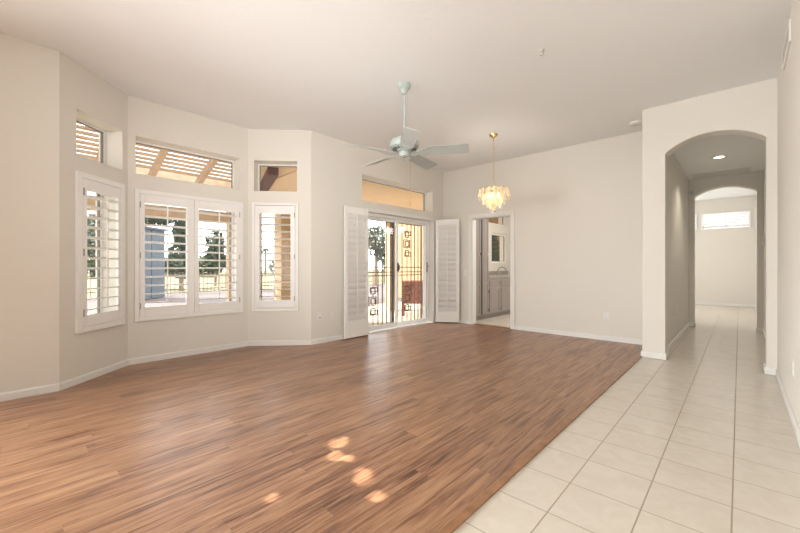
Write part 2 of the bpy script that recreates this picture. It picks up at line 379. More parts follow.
wall('wall_back', (-4.5, 6.22), (-0.89, 6.22), CH, 0.12, [(0.685, 1.49, 0.0, 2.045)], label='cream back wall with the kitchen doorway')
wall('wall_right', (0.285, 5.40), (0.285, -4.6), CH, 0.15, label='bright cream wall along the right edge')
wall('wall_rear', (0.285, -4.6), (-4.5, -4.6), CH, 0.15, label='wall behind the viewer')
arch_wall('wall_arch', (-0.89, 5.40), (0.42, 5.40), CH, 0.22, 0.235, 1.095, 2.465, 2.62, 'cream wall with the nearer arched opening to hallway')
wall('wall_hall_left', (-0.70, 5.62), (-0.70, 8.75), CH, 0.19, label='shaded left wall of the hallway')
wall('wall_hall_right', (0.30, 8.75), (0.30, 5.62), CH, 0.15, label='right wall of the hallway seen as a thin strip')
arch_wall('wall_hall_end', (-0.89, 8.75), (0.45, 8.75), CH, 0.20, 0.27, 1.11, 2.41, 2.55, 'shaded wall at hallway end with the farther arched opening')
wall('wall_far', (-3.2, 13.95), (0.45, 13.95), CH, 0.2, [(1.20, 2.27, 0, 0.0001)] and [(2.39, 3.41, 2.20, 2.63), (1.2, 2.26, 2.20, 2.63)], label='cream far wall of the room beyond second arch')
wall('wall_far_right', (0.33, 13.95), (0.33, 8.95), CH, 0.15, label='right wall of the room beyond second arch')
wall('wall_far_left', (-3.2, 8.95), (-3.2, 13.95), CH, 0.15, label='left wall of the room beyond second arch')
wall('wall_far_front', (-3.2, 8.95), (-0.89, 8.95), CH, 0.1, label='near wall of the room beyond second arch')
wall('wall_kitchen_left', (-4.55, 6.34), (-4.55, 9.6), 2.74, 0.21, [(2.0, 2.82, 1.20, 1.96), (1.72, 2.74, 2.19, 2.56)], label='kitchen window wall above the sink')
wall('wall_kitchen_back', (-4.55, 9.6), (-1.2, 9.6), 2.74, 0.12, label='back wall of the kitchen')
wall('wall_kitchen_right', (-1.2, 9.6), (-1.2, 6.34), 2.74, 0.12, label='right wall of the kitchen')

# ------------------------------------------------------------------ baseboards and casings
BH, BD = 0.07, 0.013
def baseboard(name, segs, label):
    mb = MB()
    for P0, P1, e0, e1 in segs:
        m, L = wframe(P0, P1)
        mb.prism([(0, 0), (-BD, 0), (-BD, BH - 0.012), (-BD * 0.45, BH), (0, BH)], -e0, L + e1, m @ Matrix(((0, 0, 1, 0), (1, 0, 0, 0), (0, 1, 0, 0), (0, 0, 0, 1))))
    return struct(mb.build(name, 'trim'), label, 'baseboard')
baseboard('baseboard_left', [((-4.5, -4.5), pA, 0, 0)], 'white baseboard under the left wall')
baseboard('baseboard_bay', [(pA, pB, 0, 0), (pB, pC, 0, 0), (pC, pD, 0, 0)], 'white baseboard following the three bay walls')
baseboard('baseboard_slider', [(pD, (-4.5, 4.06), 0, 0), ((-4.5, 5.92), (-4.5, 6.22), 0, 0)], 'white baseboard on the sliding door wall')
baseboard('baseboard_back', [((-4.5, 6.22), (-3.90, 6.22), 0, 0), ((-2.94, 6.22), (-0.89, 6.22), 0, 0)], 'white baseboard under the back wall')
baseboard('baseboard_right', [((0.285, 5.40), (0.285, -4.5), 0, 0)], 'white baseboard under the right wall')
baseboard('baseboard_arch', [((-0.89, 5.40), (-0.655, 5.40), 0.0, BD), ((-0.655, 5.40), (-0.655, 5.62), 0, 0), ((0.205, 5.40), (0.285, 5.40), BD, 0), ((0.205, 5.62), (0.205, 5.40), 0, 0), ((-0.89, 6.22), (-0.89, 5.40), 0, 0)], 'white baseboard wrapping both feet of nearer arch')
baseboard('baseboard_hall', [((-0.70, 5.62), (-0.70, 8.75), 0, 0), ((0.30, 8.75), (0.30, 5.62), 0, 0), ((-0.70, 8.75), (-0.62, 8.75), 0, BD), ((-0.62, 8.75), (-0.62, 8.95), 0, 0), ((0.22, 8.75), (0.30, 8.75), BD, 0), ((0.22, 8.95), (0.22, 8.75), 0, 0)], 'baseboard of the hallway and farther arch')
baseboard('baseboard_far', [((-3.2, 13.95), (0.33, 13.95), 0, 0), ((0.33, 13.95), (0.33, 8.95), 0, 0)], 'white baseboard under the far wall')
# kitchen door casing
mb = MB()
for X0, X1, Z0, Z1 in ((-3.885, -3.815, 0, 2.115), (-3.01, -2.94, 0, 2.115), (-3.815, -3.01, 2.045, 2.115)):
    mb.box((X0, 6.203, Z0), (X1, 6.22, Z1))
mb.box((-3.815, 6.215, 0), (-3.80, 6.345, 2.045)); mb.box((-3.025, 6.215, 0), (-3.01, 6.345, 2.045)); mb.box((-3.80, 6.215, 2.03), (-3.025, 6.345, 2.045))
struct(mb.build('trim_2', 'trim', bevel=0.003), 'white casing around the kitchen doorway', 'trim')
mb = MB().box((-3.80, 6.215, -0.004), (-3.025, 6.345, 0.006))
struct(mb.build('trim_3', 'molding'), 'wooden threshold in the kitchen doorway', 'trim')

# ------------------------------------------------------------------ windows (frame set deep in the wall, glass)
GD = 0.20
def window(name, mtx, k0, k1, z0, z1, label, mullions=(), fm='vinyl', w=0.022):
    o = thing(name, label, 'window', kind='structure'); o.matrix_world = mtx
    f = MB().frame((k0, z0), (k1, z1), w, GD - 0.015, GD + 0.03)
    for k in mullions: f.box((k - 0.02, GD - 0.01, z0 + w), (k + 0.02, GD + 0.025, z1 - w))
    f.build('window_frame', fm, o)
    g = MB().frame((k0 + w, z0 + w), (k1 - w, z1 - w), 0.006, GD - 0.008, GD + 0.02)
    g.build('window_gasket', 'dark_frame', o)
    MB().box((k0 + w, GD + 0.004, z0 + w), (k1 - w, GD + 0.010, z1 - w)).build('window_glass', 'glass', o)
    return o
mA, _ = wframe(pA, pB); mBm, _ = wframe(pB, pC); mC, _ = wframe(pC, pD); mS, _ = wframe(pD, (-4.5, 6.34))
window('window_1', mA, 0.18, 0.775, *CL, 'small high window over the narrow left bay shutter')
window('window_2', mBm, 0.075, 1.275, *CL, 'wide high window over the double shutters looking into lattice')
window('window_3', mC, 0.079, 0.673, *CL, 'small high window over narrow right bay shutter showing maroon beam')
window('window_4', mS, 0.965, 2.845, 2.19, 2.61, 'long high window over the sliding glass door')
window('window_5', mA, 0.22, 0.73, 0.53, 1.97, 'narrow left bay window behind its shutter')
window('window_6', mBm, 0.11, 1.26, 0.53, 1.965, 'wide middle bay window behind double shutters', mullions=(0.685,))
window('window_7', mC, 0.10, 0.655, 0.54, 1.96, 'narrow right bay window behind its shutter')
mL, _ = wframe((-4.5, -4.6), pA)
window('added_window_8', mL, 2.1, 4.2, 0.3, 2.62, 'added unseen tall window in the left wall letting the sun in')  # added out-of-view opening so the sun can reach the floor
mK, _ = wframe((-4.55, 6.34), (-4.55, 9.6))
GD = 0.06
window('window_9', mK, 2.0, 2.82, 1.20, 1.96, 'kitchen window over the sink seen through the doorway', w=0.045)
window('window_10', mK, 1.72, 2.74, 2.19, 2.56, 'high kitchen window above the sink window')
GD = 0.14
mF, _ = wframe((-3.2, 13.95), (0.45, 13.95))
window('window_11', mF, 2.39, 3.41, 2.20, 2.63, 'high slatted window in far wall seen through both arches')
window('window_12', mF, 1.2, 2.26, 2.20, 2.63, 'high window in far wall mostly hidden by left arch foot')

# ------------------------------------------------------------------ plantation shutters
def louver_mb(mb, k0, k1, zc, width, thick, tilt, yc=0.0, n=10):
    poly = []
    for i in range(n):
        a = 2 * PI * i / n; u = math.cos(a) * width / 2; v = math.sin(a) * thick / 2
        poly.append((yc + u * math.cos(tilt) - v * math.sin(tilt), zc + u * math.sin(tilt) + v * math.cos(tilt)))
    m = Matrix(((0, 0, 1, 0), (1, 0, 0, 0), (0, 1, 0, 0), (0, 0, 0, 1)))
    mb.prism(poly, k0, k1, m)
def panel(parent, k0, k1, z0, z1, o0, o1, q0, q1, hinge_k, yc=0.0, rod=True, tilt=math.radians(-10), pitch=0.1012, depth=0.03, knob=None, width=0.092):
    p = MB().frame((k0, z0), (k1, z1), (o0 - k0, k1 - o1, q0 - z0, z1 - q1), yc - depth / 2, yc + depth / 2).build('shutter_panel', 'shutter', parent, bevel=0.003)
    lb = MB(); n = int(round((q1 - q0) / pitch)); st = (q1 - q0) / n
    for i in range(n): louver_mb(lb, o0 + 0.001, o1 - 0.001, q0 + st * (i + 0.5), width, 0.011, tilt, yc)
    lb.build('louvers', 'shutter', p, smooth=True)
    if rod:
        kc = (o0 + o1) / 2
        ro = 0.058 if abs(tilt) < 0.5 else 0.034
        MB().box((kc - 0.006, yc - ro, q0 + 0.05), (kc + 0.006, yc - ro + 0.011, q1 - 0.015)).build('tilt_rod', 'shutter', p)
    if hinge_k is not None:
        for zf in (0.09, 0.5, 0.91):
            z = z0 + (z1 - z0) * zf
            MB().lathe([(0.006, -0.035), (0.006, 0.035)], 8, Matrix.Translation((hinge_k, yc - depth / 2 - 0.004, z))).build('hinge', 'hinge', p)
    if knob:
        MB().lathe([(0.012, 0), (0.008, 0.010), (0.013, 0.018), (0.006, 0.024)], 12, Matrix.Translation((knob[0], yc - depth / 2, knob[1])) @ Matrix.Rotation(PI / 2, 4, 'X')).build('knob', 'shutter', p)
    return p
def shutter(mtx, label, casing, panels):
    o = thing('plantation_shutter', label, 'shutter', group=None); o.matrix_world = mtx
    k0, k1, z0, z1, w = casing
    MB().frame((k0, z0), (k1, z1), w, -0.032, 0.0).build('shutter_frame', 'shutter', o, bevel=0.004)
    for a in panels: panel(o, *a)
    return o
shutter(mA, 'narrow white plantation shutter on the left angled bay wall', (0.16, 0.775, 0.48, 2.02, 0.055),
        [(0.218, 0.717, 0.538, 1.962, 0.266, 0.672, 0.643, 1.852, 0.222, -0.017)])
shutter(mBm, 'wide white plantation shutter with two panels on the middle bay wall', (0.06, 1.306, 0.485, 2.0, 0.045),
        [(0.107, 0.682, 0.533, 1.953, 0.156, 0.598, 0.643, 1.848, 0.112, -0.017), (0.686, 1.259, 0.533, 1.953, 0.737, 1.207, 0.643, 1.848, 1.254, -0.017)])
shutter(mC, 'narrow white plantation shutter on the right angled bay wall', (0.058, 0.694, 0.49, 2.015, 0.04),
        [(0.102, 0.65, 0.535, 1.97, 0.162, 0.588, 0.643, 1.855, 0.645, -0.017)])
# folded shutters beside the sliding door
def folded(label, hx, hy, ang, flip, leaf=0.487):
    o = thing('folding_shutter', label, 'shutter', (hx, hy, 0.015), ang)
    for i in range(2):
        y = 0.0 + i * 0.034
        sh = (0.0 if flip else 0.03) * i
        panel(o, sh, leaf + sh, 0.0, 2.03, 0.055 + sh, leaf - 0.055 + sh, 0.26 if not flip else 0.205, 1.925, None, y, True, math.radians(-63), 0.1, depth=0.028, width=0.112,
              knob=((0.025, 1.0) if flip and i == 0 else None))
    return o
folded('white folding shutter opened flat against the wall left of sliding door', -4.425, 3.57, PI / 2, False)
folded('white folding shutter swung out at the corner right of sliding door', -4.455, 5.905, math.atan2(0.25, 0.40), True, 0.465)

# ------------------------------------------------------------------ sliding door (local x along wall from D, y outwards)
dr = thing('door_1', 'white framed sliding glass patio door', 'door', kind='structure'); dr.matrix_world = mS
K0, K1, ZT = 1.075, 2.85, 2.02
MB().frame((K0, 0), (K1, ZT), (0.03, 0.03, 0.028, 0.05), 0.10, 0.24).build('door_frame', 'vinyl', dr, bevel=0.003)
mb = MB()
mb.box((K0 - 0.03, -0.018, ZT), (K1 + 0.03, 0.0, ZT + 0.055)); mb.box((K0 - 0.03, -0.018, 0), (K0, 0.0, ZT)); mb.box((K1, -0.018, 0), (K1 + 0.03, 0.0, ZT))
mb.build('door_casing', 'trim', dr, bevel=0.003)
km = 1.955
for nm, a, b, y0, y1 in (('sliding_panel', K0 + 0.03, km + 0.03, 0.16, 0.19), ('sliding_panel', km - 0.03, K1 - 0.03, 0.125, 0.155)):
    p = MB().frame((a, 0.028), (b, ZT - 0.05), (0.045, 0.045, 0.06, 0.045), y0, y1).build(nm, 'vinyl', dr, bevel=0.003)
    MB().box((a + 0.045, (y0 + y1) / 2 - 0.003, 0.088), (b - 0.045, (y0 + y1) / 2 + 0.003, ZT - 0.095)).build('door_glass', 'glass', p)
    if y0 < 0.15:
        hm = MB(); hm.box((a + 0.008, y0 - 0.022, 1.02), (a + 0.036, y0, 1.18)); hm.box((a + 0.012, y0 - 0.05, 1.05), (a + 0.03, y0 - 0.02, 1.15)); hm.build('door_handle', 'black', p, bevel=0.004)
        lm = MB(); lm.box((b - 0.036, y0 - 0.02, 1.0), (b - 0.006, y0, 1.2)); lm.tube([(b - 0.02, y0 - 0.02, 1.13), (b - 0.02, y0 - 0.05, 1.125), (b - 0.08, y0 - 0.055, 1.115)], 0.009, 8); lm.build('door_lock', 'iron_grey', p, bevel=0.003)
# security gates, outside the glass
def bar(mb, a, b, w=0.010):
    d = Vector(b) - Vector(a)
    if abs(d.x) > abs(d.z): mb.box((min(a[0], b[0]), a[1] - w / 2, a[2] - w / 2), (max(a[0], b[0]), a[1] + w / 2, a[2] + w / 2))
    else: mb.box((a[0] - w / 2, a[1] - w / 2, min(a[2], b[2])), (a[0] + w / 2, a[1] + w / 2, max(a[2], b[2])))
def ring(mb, k, z, hw, hh, y, w=0.011):
    bar(mb, (k - hw, y, z - hh), (k + hw, y, z - hh), w); bar(mb, (k - hw, y, z + hh), (k + hw, y, z + hh), w)
    bar(mb, (k - hw, y, z - hh - w / 2), (k - hw, y, z + hh + w / 2), w); bar(mb, (k + hw, y, z - hh - w / 2), (k + hw, y, z + hh + w / 2), w)
def gate(label, a, b, ko, bars):
    o = thing('security_gate', label, 'security gate'); o.matrix_world = mS
    y = 0.275
    MB().frame((a, 0.03), (b, 1.96), (0.022, 0.022, 0.03, 0.03), y - 0.012, y + 0.012).build('gate_frame', 'iron', o)
    mb = MB()
    for k in bars: bar(mb, (k, y, 0.06), (k, y, 1.93), 0.013)
    mb.build('upright_bars', 'iron', o)
    mb = MB()
    for z in (1.10, 1.01, 0.95): bar(mb, (a + 0.022, y, z), (b - 0.022, y, z), 0.014)
    mb.build('cross_bars', 'iron', o)
    mb = MB()
    for zc in (1.555, 0.50):
        for i in (-1, 0, 1):
            z = zc + i * 0.18
            ring(mb, ko, z, 0.05, 0.048, y, 0.014)
            ring(mb, ko + (0.022 if i else -0.012), z + 0.025 * i, 0.085, 0.075 if i == 0 else 0.036, y, 0.013)
        bar(mb, (ko, y, zc + 0.23), (ko, y, zc + 0.31)); bar(mb, (ko, y, zc - 0.31), (ko, y, zc - 0.23))
        for i in (-0.5, 0.5): bar(mb, (ko, y, zc + i * 0.185 - 0.05), (ko, y, zc + i * 0.185 + 0.05))
    bar(mb, (ko, y, 0.06), (ko, y, 0.21)); bar(mb, (ko, y, 0.80), (ko, y, 1.25)); bar(mb, (ko, y, 1.85), (ko, y, 1.93))
    mb.build('square_scrollwork', 'iron', o)
    return o
gate('dark iron security gate behind left pane of sliding door', K0 + 0.03, km + 0.01, 1.468, (1.30, 1.59, 1.70, 1.81, 1.91))
gate('dark iron security gate behind right pane of sliding door', km + 0.02, K1 - 0.03, 2.376, (2.231, 2.495, 2.60, 2.71))

# slatted shutter in the far high windows
for k0, k1, lb in ((2.39, 3.41, 'white louvred shutter in far high window over hallway end'), (1.2, 2.26, 'white louvred shutter in far high window behind left arch foot')):
    o = thing('window_shutter', lb, 'shutter'); o.matrix_world = mF
    MB().frame((k0 - 0.02, 2.18), (k1 + 0.02, 2.65), 0.035, -0.025, 0.0).build('shutter_frame', 'shutter', o)
    mb = MB()
    for i in range(5): louver_mb(mb, k0 + 0.02, k1 - 0.02, 2.26 + i * 0.077, 0.088, 0.011, math.radians(-52), 0.03)
    mb.build('louvers', 'shutter', o, smooth=True)
    MB().box(((k0 + k1) / 2 - 0.008, -0.02, 2.23), ((k0 + k1) / 2 + 0.008, -0.008, 2.61)).build('tilt_rod', 'shutter', o)

# ------------------------------------------------------------------ ceiling fan
fx, fy, BZ = -2.625, 2.93, 2.335
fan = thing('ceiling_fan', 'pale grey five-blade ceiling fan on a long downrod', 'ceiling fan', (fx, fy, CH))
T = lambda z: Matrix.Translation((0, 0, z - CH))
MB().lathe([(0.018, -0.105), (0.030, -0.095), (0.038, -0.06), (0.058, -0.045), (0.066, -0.02), (0.066, 0.0)], 28).build('canopy', 'fan', fan, smooth=True)
MB().lathe([(0.0125, -0.60), (0.0125, -0.12)], 14).build('downrod', 'fan', fan, smooth=True)
MB().lathe([(0.055, BZ + 0.02), (0.120, BZ + 0.025), (0.148, BZ + 0.045), (0.155, BZ + 0.08), (0.140, BZ + 0.115), (0.105, BZ + 0.138), (0.060, BZ + 0.150), (0.040, BZ + 0.158), (0.028, BZ + 0.19), (0.017, BZ + 0.22)], 32, Matrix.Translation((0, 0, -CH))).build('motor_housing', 'fan', fan, smooth=True)
mb = MB()
for i in range(18):
    a = 2 * PI * i / 18
    mb.box((0.085, -0.005, BZ + 0.018 - CH), (0.128, 0.006, BZ + 0.028 - CH), Matrix.Rotation(a, 4, 'Z'))
mb.build('motor_vents', 'fan_dark', fan)
MB().lathe([(0.035, BZ - 0.055), (0.05, BZ - 0.048), (0.056, BZ - 0.03), (0.056, BZ - 0.005), (0.075, BZ + 0.004), (0.075, BZ + 0.022)], 24, Matrix.Translation((0, 0, -CH))).build('switch_housing', 'fan', fan, smooth=True)
MB().lathe([(0.012, BZ - 0.064), (0.018, BZ - 0.055)], 16, Matrix.Translation((0, 0, -CH))).build('finial', 'chrome', fan)
mb = MB(); mb.tube([(0.05, 0.02, BZ - 0.035 - CH), (0.062, 0.025, BZ - 0.045 - CH), (0.063, 0.026, BZ - 0.55 - CH)], 0.0016, 6)
mb.lathe([(0.003, -0.03), (0.006, -0.02), (0.003, 0.0)], 8, Matrix.Translation((0.063, 0.026, BZ - 0.55 - CH))); mb.build('pull_chain', 'brass', fan)
for i in range(5):
    R = Matrix.Rotation(math.radians(29.5 + 72 * i), 4, 'Z') @ Matrix.Translation((0, 0, BZ - 0.012 - CH))
    ir = MB(); ir.prism([(0.09, -0.016), (0.15, -0.012), (0.19, -0.045), (0.245, -0.05), (0.245, 0.05), (0.19, 0.045), (0.15, 0.012), (0.09, 0.016)], -0.006, 0.0, R @ Matrix.Rotation(math.radians(-17), 4, 'X'))
    ir.build('blade_bracket', 'fan', fan)
    pts = []
    r0, r1 = 0.20, 0.675
    for u, w in ((r0, 0.062), (r0 + 0.01, 0.068), (r1 - 0.025, 0.08), (r1 - 0.008, 0.076), (r1, 0.064)): pts.append((u, -w))
    pts = pts + [(u, -v) for u, v in reversed(pts)]
    MB().prism(pts, 0.0, 0.006, R @ Matrix.Rotation(math.radians(-17), 4, 'X')).build('blade', 'fan_blade', fan)

# ------------------------------------------------------------------ chandelier
cx, cy = -2.657, 4.923
ch = thing('chandelier', 'small tiered amber glass chandelier on a brass chain by kitchen doorway', 'chandelier', (cx, cy, CH))
MB().lathe([(0.012, -0.05), (0.03, -0.04), (0.06, -0.018), (0.065, 0.0)], 24).build('canopy', 'brass', ch, smooth=True)
mb = MB()
zt, zb = -0.045, -0.78
nl = 26
for i in range(nl):
    z = zt + (zb - zt) * (i + 0.5) / nl; hl = (zt - zb) / nl * 0.68
    pts = [(0.007 * math.cos(a), 0, hl * math.sin(a)) for a in [2 * PI * k / 10 for k in range(11)]]
    mb.tube(pts, 0.0022, 5, Matrix.Translation((0, 0, z)) @ Matrix.Rotation(PI / 2 * (i % 2), 4, 'Z'))
mb.build('chain', 'brass', ch)
MB().tube([(0.004 * math.cos(i * 1.3), 0.004 * math.sin(i * 1.3), zt + (zb - zt) * i / 30) for i in range(31)], 0.0022, 5).build('cord', 'trim', ch)
fr = MB()
fr.lathe([(0.02, -0.80), (0.028, -0.79), (0.018, -0.77)], 16)
fr.lathe([(0.01, -1.10), (0.02, -1.02), (0.012, -0.95), (0.024, -0.88), (0.012, -0.80)], 16)
tiers = ((0.205, -0.80, 13), (0.145, -0.865, 10), (0.085, -0.93, 7))
for r, z, n in tiers:
    fr.tube([(r * math.cos(2 * PI * k / 32), r * math.sin(2 * PI * k / 32), z) for k in range(33)], 0.004, 6)
    for k in range(6):
        a = 2 * PI * k / 6; fr.tube([(0.012 * math.cos(a), 0.012 * math.sin(a), z + 0.01), (r * math.cos(a), r * math.sin(a), z)], 0.0035, 6)
fr.build('brass_frame', 'brass', ch, smooth=True)
def petal(mtx):
    vs = []; fs = []; nz, nx = 8, 4
    for i in range(nz + 1):
        t = i / nz; w = 0.038 * math.sin(PI * min(1, 0.16 + t * 0.84)) ** 0.75 * (1.0 if t < 0.6 else 1.0) + 0.003
        for j in range(nx + 1):
            u = (j / nx - 0.5) * 2
            vs.append((0.016 * math.sin(PI * t) - 0.012 * u * u + 0.02 * t * t, u * w, -0.155 * t))
    for i in range(nz):
        for j in range(nx):
            a = i * (nx + 1) + j; fs.append((a, a + 1, a + nx + 2, a + nx + 1))
    n = len(vs); vs2 = vs + [(x - 0.004, y, z) for x, y, z in vs]; fs2 = fs + [tuple(reversed([i + n for i in f])) for f in fs]
    rim = [j for j in range(nx + 1)] + [i * (nx + 1) + nx for i in range(1, nz + 1)] + [nz * (nx + 1) + j for j in range(nx - 1, -1, -1)] + [i * (nx + 1) for i in range(nz - 1, 0, -1)]
    for q in range(len(rim)):
        a, b = rim[q], rim[(q + 1) % len(rim)]; fs2.append((a, b, b + n, a + n))
    mb = MB().add(vs2, fs2, mtx); return mb
for r, z, n in tiers:
    for k in range(n):
        a = 2 * PI * k / n + rnd.uniform(-0.05, 0.05)
        petal(Matrix.Rotation(a, 4, 'Z') @ Matrix.Translation((r + 0.004, 0, z + 0.002)) @ Matrix.Rotation(rnd.uniform(-0.10, 0.12), 4, 'Y')).build('glass_petal', 'petal', ch, smooth=True)
for k in range(4):
    a = PI / 2 * k + 0.4
    m = Matrix.Translation((0.075 * math.cos(a), 0.075 * math.sin(a), -0.93))
    MB().lathe([(0.010, 0), (0.017, 0.03), (0.014, 0.055), (0.004, 0.078)], 12, m).build('bulb', 'bulb', ch, smooth=True)
bl = bpy.data.lights.new('chandelier_lamp', 'POINT'); bl.energy = 8; bl.color = (1.0, 0.93, 0.83); bl.shadow_soft_size = 0.12
bo = bpy.data.objects.new('chandelier_lamp', bl); COL.objects.link(bo); bo.location = (cx, cy, CH - 0.89)
MB().lathe([(0.004, -1.145), (0.028, -1.13), (0.034, -1.11), (0.02, -1.09)], 14).build('drop_finial', 'petal', ch, smooth=True)

# ------------------------------------------------------------------ ceiling bits, vents, outlets
o = thing('ceiling_hook', 'tiny hook on the ceiling between fan and arch', 'hook', (-1.301, 3.295, CH))
MB().lathe([(0.006, -0.012), (0.018, -0.004), (0.02, 0.0)], 14).build('hook_base', 'vent', o)
MB().tube([(0, 0, -0.01), (0.0, 0, -0.025)] + [(0.013 * math.sin(a) , 0.0, -0.038 + 0.013 * math.cos(a)) for a in [i * 0.5 for i in range(10)]], 0.003, 6).build('hook_loop', 'hinge', o)
o = thing('smoke_detector', 'flat white smoke detector on living room ceiling beside arch wall', 'smoke detector', (-1.02, 5.79, CH))
MB().lathe([(0.055, -0.038), (0.072, -0.03), (0.078, -0.008), (0.078, 0.0)], 28).build('detector_body', 'plate', o, smooth=True)
MB().lathe([(0.03, -0.042), (0.033, -0.036)], 20).build('detector_grille', 'vent', o)
o = thing('hallway_sensor', 'small round sensor high on wall left of farther arch', 'sensor', (-0.662, 8.75, 2.49))
MB().lathe([(0.042, 0.0), (0.042, 0.02), (0.028, 0.032)], 22, Matrix.Rotation(PI / 2, 4, 'X')).build('sensor_body', 'vent', o, smooth=True)
MB().lathe([(0.012, 0.03), (0.012, 0.036)], 12, Matrix.Rotation(PI / 2, 4, 'X')).build('sensor_lens', 'slot', o)
# thermostat on the hallway right wall
o = thing('thermostat', 'small beige thermostat on the right hallway wall', 'thermostat', (0.30, 8.45, 1.54))
MB().box((-0.028, -0.055, -0.065), (0.0, 0.055, 0.065)).build('thermostat_body', 'hatch', o, bevel=0.006)
MB().box((-0.031, -0.03, 0.0), (-0.028, 0.03, 0.04)).build('thermostat_display', 'slot', o)
# right wall return vent
o = thing('wall_vent', 'white air vent high on the right wall near ceiling', 'vent', (0.285, 4.305, 2.89))
MB().frame((-0.28, -0.085), (0.28, 0.085), 0.03, 0.0, 0.012, Matrix.Rotation(PI / 2, 4, 'Z')).build('vent_frame', 'plate', o, bevel=0.002)
MB().box((-0.003, -0.25, -0.055), (-0.001, 0.25, 0.055)).build('vent_backing', 'vent_dark', o)
mb = MB()
for i in range(9): mb.box((-0.010, -0.25, -0.001), (0.0, 0.25, 0.001), Matrix.Translation((-0.003, 0, -0.05 + i * 0.0125)) @ Matrix.Rotation(0.6, 4, 'Y'))
mb.build('vent_slats', 'vent', o)
# hallway ceiling return grille
o = thing('return_grille', 'flat white return air grille in the hallway ceiling', 'vent', (-0.24, 8.43, 2.72))
MB().frame((-0.38, -0.23), (0.38, 0.23), 0.03, -0.006, 0.0, Matrix(((1, 0, 0, 0), (0, 0, 1, 0), (0, 1, 0, 0), (0, 0, 0, 1)))).build('grille_frame', 'hatch', o)
MB().box((-0.345, -0.195, -0.003), (0.345, 0.195, -0.001)).build('grille_backing', 'hatch', o)
mb = MB()
for i in range(26): mb.box((-0.345, -0.008, -0.0015), (0.345, 0.008, 0.0), Matrix.Translation((0, -0.1875 + i * 0.015, -0.006)) @ Matrix.Rotation(0.12, 4, 'X'))
mb.build('grille_slats', 'hatch', o)
# recessed can light in the hallway
o = thing('recessed_light', 'lit round recessed light in the hallway ceiling', 'ceiling light', (-0.221, 7.15, 2.72))
MB().lathe([(0.062, -0.006), (0.095, -0.008), (0.098, 0.0)], 32).build('light_trim', 'plate', o, smooth=True)
MB().lathe([(0.06, -0.0095), (0.061, -0.0065)], 28).build('light_lens', 'bulb', o)
pl = bpy.data.lights.new('can_lamp', 'SPOT'); pl.energy = 32; pl.color = (1.0, 0.9, 0.78); pl.spot_size = math.radians(120); pl.spot_blend = 0.8; pl.shadow_soft_size = 0.05
po = bpy.data.objects.new('can_lamp', pl); COL.objects.link(po); po.location = (-0.221, 7.15, 2.69)

def plate_thing(label, loc, rz, kind='outlet', name='wall_outlet', cat='outlet', group=None):
    o = thing(name, label, cat, loc, rz, group)     # local: x along wall, -y out of the wall
    MB().box((-0.036, -0.006, -0.058), (0.036, 0.0, 0.058)).build('cover_plate', 'plate', o, bevel=0.003)
    if kind == 'outlet':
        for s in (-1, 1):
            r = MB().box((-0.017, -0.009, s * 0.024 - 0.015), (0.017, -0.006, s * 0.024 + 0.015)).build('receptacle', 'plate', o, bevel=0.002)
            sl = MB(); sl.box((-0.008, -0.0096, s * 0.024 - 0.004), (-0.005, -0.009, s * 0.024 + 0.007)); sl.box((0.005, -0.0096, s * 0.024 - 0.004), (0.008, -0.009, s * 0.024 + 0.007)); sl.build('slots', 'slot', r)
    elif kind == 'jack':
        MB().lathe([(0.009, 0.0), (0.009, 0.012), (0.005, 0.018)], 12, Matrix.Translation((0, -0.006, -0.01)) @ Matrix.Rotation(PI / 2, 4, 'X')).build('cable_jack', 'slot', o)
    else:
        MB().box((-0.017, -0.009, -0.033), (0.017, -0.006, 0.033)).build('rocker', 'plate', o, bevel=0.002)
    return o
plate_thing('white cable plate low on wall left of the folded shutter', (-4.5, 3.173, 0.385), PI / 2, 'jack', 'cable_plate', 'wall plate')
plate_thing('white power outlet low on wall left of the folded shutter', (-4.5, 3.378, 0.385), PI / 2)
plate_thing('white power outlet low on the back wall near the arch', (-1.483, 6.22, 0.374), 0)
plate_thing('white power outlet low on the right wall', (0.285, 3.845, 0.391), -PI / 2)
plate_thing('white power outlet low on the left hallway wall', (-0.70, 6.87, 0.43), PI / 2)
plate_thing('white light switch beside the kitchen doorway', (-3.965, 6.22, 0.99), 0, 'switch', 'light_switch', 'light switch')

# ------------------------------------------------------------------ kitchen
CX = -3.93
def door_panel(parent, y0, y1, z0, z1, name='cabinet_door', rails=None):
    # raised panel door on a front facing +x at CX
    mb = MB(); st = 0.045
    ry = Matrix(((0, 1, 0, CX), (1, 0, 0, 0), (0, 0, 1, 0), (0, 0, 0, 1)))   # local x -> world y, local y -> world x
    mb.frame((y0, z0), (y1, z1), st if (z1 - z0) > 0.2 else 0.028, 0.0, 0.019, ry)
    p = mb.build(name, 'cab', parent, bevel=0.003)
    w = st if (z1 - z0) > 0.2 else 0.028
    zz = [(z0 + w, z1 - w)]
    if rails:
        zz = [(z0 + w, rails - w / 2), (rails + w / 2, z1 - w)]
        MB().box((y0 + w, 0, rails - w / 2), (y1 - w, 0.019, rails + w / 2), ry).build('middle_rail', 'cab', p)
    for a, b in zz:
        q = MB(); q.box((y0 + w, 0.0, a), (y1 - w, 0.008, b), ry); g = 0.022 if b - a > 0.12 else 0.01
        q.box((y0 + w + g, 0.008, a + g), (y1 - w - g, 0.015, b - g), ry)
        q.build('raised_panel', 'cab', p, bevel=0.004)
    return p
pt = thing('pantry_cabinet', 'tall taupe pantry cabinet left of the kitchen sink', 'cabinet', (0, 0, 0))
MB().box((-4.54, 6.36, 0.09), (CX, 7.05, 2.30)).build('cabinet_body', 'cab', pt)
MB().box((-4.54, 6.36, 0.0), (CX - 0.06, 7.05, 0.09)).build('toe_kick', 'cab', pt)
MB().box((-4.54, 6.345, 2.30), (CX + 0.03, 7.08, 2.36)).build('crown_molding', 'cab', pt, bevel=0.01)
